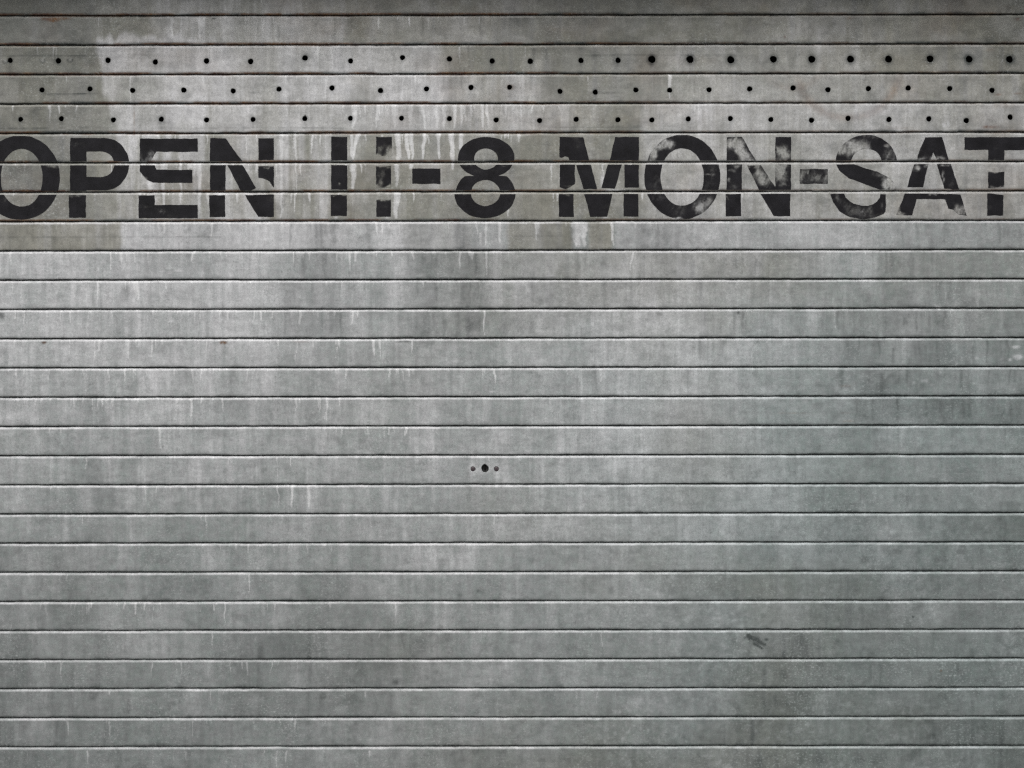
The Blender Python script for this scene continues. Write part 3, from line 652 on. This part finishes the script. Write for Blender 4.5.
# every glyph: name, label, [ (row or None, outer outline, [holes]) ], wear blobs (x, y, rx, ry, strength)
P_out = [(70.1, 138)] + arc(105, 164.1, 24.2, 26.1, -90, 90) + [(86.5, 190.2), (86.5, 200), (70.1, 200)]
P_in = [(86.5, 151.5)] + arc(101, 164.2, 13.2, 12.7, -90, 90) + [(86.5, 176.8)]
GLYPHS = [
    ('letter', 'O', 'black letter O cut by the left edge', [(None, ell(20.5, 177.6, 39.2, 42, p=2.08), [ell(21.6, 177.7, 20.8, 28.9, p=2.08)])],
     [(54, 166, 5, 1.6, .8), (51, 165.2, 6, 1.2, .6), (41, 197, 5, 3, .12), (5, 200, 5, 5, .12)]),
    ('letter', 'P', None, [(0, P_out, [P_in]), (1, P_out, [P_in]), (2, rect(69, 195.2, 85.9, 217.8), [])],
     [(75, 196, 6, 1, .7), (121, 165.6, 8, .6, .3)]),
    ('letter', 'E', None, [(0, [(139.7, 138.6), (197.7, 138.6), (197.7, 151.8), (156.5, 151.8), (150, 162), (139.7, 162)], []),
                  (1, [(139.7, 164.2), (154.5, 164.2), (156.6, 169.7), (192.5, 169.7), (192.5, 182.7), (153.5, 182.7), (147, 180), (139.7, 171.5)], []),
                  (2, [(138.6, 195.2), (154.7, 195.2), (154.7, 204.9), (197.7, 204.9), (197.7, 218.2), (138.6, 218.2)], [])],
     [(151, 158, 3.5, 5, .5), (141, 156, 2, 6, .25), (143, 179, 4, 3, .6), (165, 211, 5, 4, .18), (147, 161, 6, 2, .4)]),
    ('letter', 'N', 'black letter N of the first word', [(0, [(210, 138.2), (225.6, 138.2), (242.8, 161.8), (210, 161.8)], []), (0, rect(258.4, 138.2, 274, 160), []),
                  (1, rect(210, 164, 225.6, 190.8), []), (1, [(227, 164.6), (242.4, 164.6), (256, 188), (250.5, 191), (241, 191)], []),
                  (1, [(258.4, 166.3), (274, 166.3), (274, 187.8), (269.5, 181.5), (265.5, 179.2), (261, 178), (258.4, 177.8)], []),
                  (2, [(209, 195), (225, 195), (225, 217), (209.5, 217)], []), (2, [(244.8, 195.2), (273.8, 194.3), (274, 217), (258.4, 217)], [])],
     [(240, 149, 3, 8, .25), (266, 167, 7, .8, .6)]),
    ('digit', '1', 'black figure 1 with straight unbroken edges', [(0, rect(331.2, 136.9, 347.3, 160.4), []), (1, rect(331.2, 165, 347.3, 189.6), []), (2, rect(330.9, 195.2, 346.9, 215.9), [])],
     [(340, 184, 1.2, 1.2, .9), (333, 195.6, 2, .8, .8), (344, 195.8, 3, .7, .6)]),
    ('digit', '1', 'broken black figure 1 worn into three stubs', [(0, rect(376, 137, 391.8, 156), []), (1, rect(376, 166.3, 391, 187.6), []), (2, rect(376.3, 199.6, 391, 216.6), [])],
     [(391, 154, 4, 5, .97), (377, 156, 2.6, 2.6, .97), (384, 156.3, 8, 1.2, .9), (388, 147, 3, 4, .45), (379, 149, 2.5, 4, .35), (377, 186.5, 3.4, 3, .97), (390.5, 187.5, 2, 2.4, .9), (384, 187.8, 8, .9, .9), (384, 166.4, 8, 1.0, .8),
      (381, 175, 4, 6, .38), (388.5, 168.6, 2.4, 1, .85), (381.5, 182.5, 1.4, 2.4, .7), (383, 199.6, 8, 1.1, .8)]),
    ('hyphen', '-', 'sharp black hyphen between the figures', [(1, rect(412.3, 168.6, 440.6, 183.8), [])], []),
    ('digit', '8', None, [(0, ell(486.2, 157.4, 28.3, 20.4), [ell(486, 159, 12, 10.5)]),
                  ('8', None, None),
                  (2, ell(484.8, 193.6, 30.6, 24.5), [ell(485.4, 193, 14.6, 12.9)])],
     [(464, 193.6, 3, .8, .5), (466, 165.2, 6, .9, .5), (507, 165.4, 6, 1, .4), (503, 193, 5, .8, .4)]),
    ('letter', 'M', None, [(0, [(559.4, 137.1), (583.2, 137.1), (589.3, 160.4), (569.5, 160.4), (568.3, 157), (565, 156.3), (562, 157.6), (559.4, 157.3)], []),
                  (0, [(615.1, 137.1), (638.9, 137), (638.9, 160.4), (609.8, 160.4)], []),
                  (1, [(559.8, 164.3), (575, 164.3), (575, 184), (566, 189.2), (559.4, 187)], []), (1, [(576, 165), (590.6, 164.5), (597.1, 189), (583.4, 189)], []),
                  (1, [(607.9, 164.3), (621.9, 164.3), (615.1, 188.5), (601.4, 187.9)], []), (1, rect(624.4, 164.6, 638.9, 187.6), []),
                  (2, rect(558.9, 194, 573.7, 216.8), []), (2, [(584.1, 194.1), (612.5, 193.8), (607.3, 216.5), (590.4, 216.8)], []), (2, rect(623.6, 193.8, 638.4, 216.6), [])],
     [(567, 186, 6, 1, .35), (565, 195, 5, .9, .6)]),
    ('letter', 'O', 'black letter O between M and N with pale scuffs', [(None, ell(682.3, 177, 37.8, 42.2, p=2.06), [ell(682.2, 177.1, 21.6, 28.7, p=2.06)])],
     [(669.3, 144, 4.4, 4, .95), (653.7, 153.5, 3, 6, .95), (660, 146, 6, 3, .8), (650, 160, 3, 4, .4), (664, 141, 5, 2, .5), (700.5, 207.4, 5.2, 5.2, 1), (708, 201, 5, 6, .35), (709, 174.3, 5, 1, .35), (713, 170, 4, 10, .22),
      (680, 211, 10, 6, .2), (678.5, 218.5, 5.5, 1.2, 1)]),
    ('letter', 'N', 'black letter N with its middle scratched pale', [(0, [(726.8, 137), (742, 137), (756, 160.6), (726.8, 160.6)], []), (0, rect(775.3, 137, 791, 160.6), []),
                  (1, rect(726.6, 164.4, 741.9, 190), []), (1, [(747.3, 165.6), (761, 165.4), (770.5, 180), (775.3, 187), (775.3, 190), (759, 190)], []), (1, rect(775.3, 164.3, 791, 190.4), []),
                  (2, rect(725.6, 194, 740.9, 216.2), []), (2, [(760.6, 194), (790.3, 193.8), (790, 216.2), (773.6, 216.2)], [])],
     [(735, 143, 6, 5, .95), (741, 150, 4, 8, .9), (746, 157, 4, 6, .8), (729, 144, 3, 3.5, .9), (737.5, 147, 2, 5, .8), (752, 159, 4, 3, .6), (783.8, 153.5, 5.5, 6.5, 1), (777, 148.5, 1.6, 2, .8), (731, 171, 4, 1.5, .6), (729, 179, 1.5, 3, .6),
      (736, 166, 5, 2, .5), (735, 187, 5, 4, .25), (758, 172, 3.6, 6, .95), (762, 178, 3, 5, .9), (768, 181, 3, 5, .6), (754, 166.3, 6, 1.2, .6), (765, 184, 3, 3, .5), (781, 172, 5, 9.5, 1), (777, 166, 3, 4, .8), (783, 166.5, 5, 2, .5),
      (783, 184.5, 6, .7, .4), (727.5, 198, 1.5, 2, .6)]),
    ('hyphen', '-', 'greyish worn hyphen between two words', [(1, rect(799.7, 169, 827.8, 183.7), [])],
     [(807, 172, 1.4, 2.6, .75), (802, 176, 4, 8, .4), (812, 175, 9, 7, .22), (818, 180, 9, 4, .2), (826, 176, 2, 8, .3)]),
    ('letter', 'S', None, [(0, ell(866.2, 163.2, 30.7, 28.4), [ell(866.5, 164, 15.6, 15.4)]),
                  (1, [(836.2, 164.4), (852.6, 164), (865.6, 168.6), (877.3, 171.6), (889.4, 177.6), (894.5, 183), (896, 189.5), (880, 189.5), (876, 188.2), (863, 183.3), (848.6, 178.1), (839.5, 171)], []),
                  (2, [(830.4, 194), (844, 193), (846, 197.5), (849.5, 201.2), (853.9, 203.9), (861.7, 205.9), (868, 205.9), (873, 204.4), (877, 201.4), (879.8, 197.4), (880.5, 194.2), (885.8, 194.2), (885.8, 211.3),
                       (883.8, 213.9), (874.7, 217.6), (863, 219.1), (850, 217.2), (839.5, 211.3), (833.3, 202.6)], [])],
     [(852, 147, 6, 4.5, .95), (857, 149, 5, 5, .95), (864, 146.5, 4.5, 5.5, .95), (843, 149, 4, 4, .7), (848, 143, 5, 2.5, .7), (840, 151, 4, 3.5, .4), (849, 154, 3, 3, .5), (887, 146, 3, 1.8, .5), (891, 155, 6, 6, .25), (878, 137, 6, 3, .15),
      (891.5, 183.5, 4.8, 6, 1.1), (885, 187, 3, 4, .9), (879, 174, 8, 3, .3), (884, 179, 3, 3, .3), (837, 198, 3, 4, .5), (843, 203, 4, 5, .25), (862, 212, 9, 6, .32), (871, 211, 2, 6, .3), (850, 209, 4, 5, .25), (882, 205, 2, 8, .25)]),
    ('letter', 'A', None, [(0, [(925, 137.2), (942.1, 137.2), (948.6, 160), (937, 160), (933, 152.3), (930.7, 161), (917.2, 161), (917.5, 156)], []),
                  (1, [(914, 164), (928.4, 164), (923, 187.2), (907.2, 187.2)], []), (1, [(936.6, 164), (950.7, 164.3), (959.5, 190.2), (944.4, 188.5)], []),
                  (2, [(905.2, 193), (960.4, 194.2), (966.7, 215.7), (958.5, 214.4), (953, 210), (948.3, 208.7), (945.5, 199.1), (916.8, 199.1), (912, 215.5), (896, 214.8)], [])],
     [(917, 168, 3, 3, .75), (927, 166, 3, 2, .5), (938, 158.5, 6, 1.8, .6), (920, 159.5, 4, 1.4, .6), (943, 176, 1.4, 9, .5), (952, 185, 4, 4, .2), (958, 211, 5, 4, .85), (963, 213, 3, 3, .4), (898, 210, 2.4, 4, .5), (901, 214, 4, 2, .8),
      (933, 193.5, 6, 1, .7), (945, 165, 6, 1, .6)]),
    ('letter', 'T', None, [(0, [(964.4, 137.2), (1028.2, 137.2), (1028.2, 150), (1004.3, 150), (1004.3, 160.2), (988.2, 160.2), (988.2, 150), (964.4, 150)], []),
                  (1, [(988.2, 171.8), (995, 172.4), (1004.3, 171.6), (1004.3, 187.2), (988.2, 188)], []), (2, [(987.2, 193), (1003.2, 195), (1003.2, 215.6), (987.2, 215.6)], [])],
     [(996, 172, 6, 1, .7), (996, 187.5, 7, 1.2, .6), (991, 159.5, 4, 1, .3), (1002, 187, 2, 2, .4)]),
]
# the middle slat of the 8: waist of both loops
def eight_mid():
    return [(ell(486.2, 157.4, 28.3, 20.4), [ell(486, 159, 12, 10.5)]), (ell(485.6, 193.6, 29.9, 24.5), [ell(485.6, 193, 14.6, 12.9)])]

def inside(poly, x, y):
    x = np.asarray(x); y = np.asarray(y); r = np.zeros(x.shape, bool)
    n = len(poly)
    for i in range(n):
        x0, y0 = poly[i]; x1, y1 = poly[(i + 1) % n]
        if y0 == y1: continue
        c = ((y0 > y) != (y1 > y)) & (x < (x1 - x0) * (y - y0) / (y1 - y0) + x0)
        r ^= c
    return r

def face_range(row):
    """top and bottom in world z of the flat face of lettered slat 4 + row"""
    zt = Z_SEAM0 - (4 + row) * PITCH
    return zt - GAP - LIP * .86, zt - PITCH + .0016

def fill_region(bm, outlines, row, seed):
    """flat paint film on one slat: triangulated outline cut into a fine grid and laid on the dented sheet"""
    zt, zb = face_range(row)
    tmp = bmesh.new()
    edges = []
    for poly in outlines:
        pts = []
        n = len(poly)
        for i in range(n):                           # resample, with a slightly ragged edge
            x0, y0 = poly[i]; x1, y1 = poly[(i + 1) % n]
            m = max(1, int(math.hypot(x1 - x0, y1 - y0) / 1.6))
            for j in range(m):
                pts.append((x0 + (x1 - x0) * j / m, y0 + (y1 - y0) * j / m))
        pa = np.array(pts)
        pa[:, 0] += .55 * (fbm(pa[:, 0] / 5 + seed, pa[:, 1] / 5, 301, 2) - .5) * 1.6
        pa[:, 1] += .55 * (fbm(pa[:, 0] / 5, pa[:, 1] / 5 + seed, 302, 2) - .5) * 1.6
        X, Z = to_world(pa[:, 0], pa[:, 1])
        vs = [tmp.verts.new((x, 0, z)) for x, z in zip(X, Z)]
        edges += [tmp.edges.new((vs[i], vs[(i + 1) % len(vs)])) for i in range(len(vs))]
    bmesh.ops.triangle_fill(tmp, use_beauty=True, edges=edges, normal=(0, -1, 0))
    def cut(co, no, out=False, inn=False):
        bmesh.ops.bisect_plane(tmp, geom=tmp.verts[:] + tmp.edges[:] + tmp.faces[:], plane_co=co, plane_no=no, clear_outer=out, clear_inner=inn, dist=1e-6)
    cut((0, 0, zt), (0, 0, 1), out=True)
    cut((0, 0, zb), (0, 0, 1), inn=True)
    if not tmp.faces:
        tmp.free(); return
    z = zb + .0035
    while z < zt - .001:
        cut((0, 0, z), (0, 0, 1)); z += .0035
    xsv = [v.co.x for v in tmp.verts]
    x = min(xsv) + .0035
    while x < max(xsv) - .001:
        cut((x, 0, 0), (1, 0, 0)); x += .0035
    tmp.normal_update()
    for v in tmp.verts: v.index = -1
    new = {}
    for f in tmp.faces:
        vs = []
        for v in f.verts:
            if v not in new: new[v] = bm.verts.new(v.co)
            vs.append(new[v])
        if f.normal.y > 0: vs.reverse()
        try: bm.faces.new(vs)
        except ValueError: pass
    tmp.free()

for gi, (kind, ch, lab, pieces, wear) in enumerate(GLYPHS):
    bm = bmesh.new()
    rows = []
    for (row, outer, holes) in pieces:
        if row == '8':
            # union of the two loops: draw each loop minus the other's hole side by clipping at the waist
            zw = 176.0
            (o1, h1), (o2, h2) = eight_mid()
            up = [(x, min(y, zw)) for x, y in o1]; lo = [(x, max(y, zw)) for x, y in o2]
            fill_region(bm, [up] + h1, 1, gi); fill_region(bm, [lo] + h2, 1, gi)
            continue
        for rw in ((0, 1, 2) if row is None else (row,)):
            fill_region(bm, [outer] + list(holes), rw, gi + rw * 3)
    bm.verts.ensure_lookup_table()
    co = np.array([v.co[:] for v in bm.verts])
    kk = np.floor((Z_SEAM0 - co[:, 2]) / PITCH)
    yy = np.zeros(len(co))
    for q in np.unique(kk):
        m = kk == q
        yy[m] = -dent(co[m, 0], co[m, 2], int(q)) - .00035
    px, py = to_px(co[:, 0], co[:, 2])
    wv, rv = weather_light(px, py)
    acc = np.ones(len(px))
    for (x, y, rx, ry, a) in wear:
        xx = px + 4.0 * (fbm(px / 4, py / 4, 411, 2) - .5); yq = py + 4.0 * (fbm(px / 4, py / 4, 412, 2) - .5)
        d = ((xx - x) / rx) ** 2 + ((yq - y) / ry) ** 2
        acc = acc * (1 - np.clip(a * .9 * np.exp(-.8 * d), 0, 1))
    we = 1 - acc
    we = we + .15 * np.clip((fbm(px / 16 + gi, py / 9, 431, 4) - .54) * 4, 0, 1)
    scr = fbm((px + .5 * py) / 2.2, (py - .5 * px) / 9, 421, 3)
    we = np.clip(we + (scr - .5) * 1.6 * np.minimum(we, 1.1 - we), 0, 1) * .93 + .05 * fbm(px / 6, py / 6, 401, 2)
    zc = float(to_world(512, 177)[1]); xc = float(co[:, 0].mean())
    for v, y in zip(bm.verts, yy):
        v.co = (v.co.x - xc, y, v.co.z - zc)
    me = bpy.data.meshes.new('painted_' + kind)
    bm.to_mesh(me); bm.free()
    a = me.attributes.new('weather_light', 'FLOAT_COLOR', 'POINT'); a.data.foreach_set('color', wv.astype(np.float32).ravel())
    a = me.attributes.new('wear', 'FLOAT', 'POINT'); a.data.foreach_set('value', we.astype(np.float32))
    a = me.attributes.new('runs', 'FLOAT', 'POINT'); a.data.foreach_set('value', (rv * .35).astype(np.float32))
    me.materials.append(PAINT)
    o = bpy.data.objects.new('painted_' + kind, me); C.objects.link(o)
    o.location = (xc, 0, zc); o.parent = shutter
    o['label'] = lab or 'black stencilled %s %s' % ('letter' if kind == 'letter' else 'figure', ch)
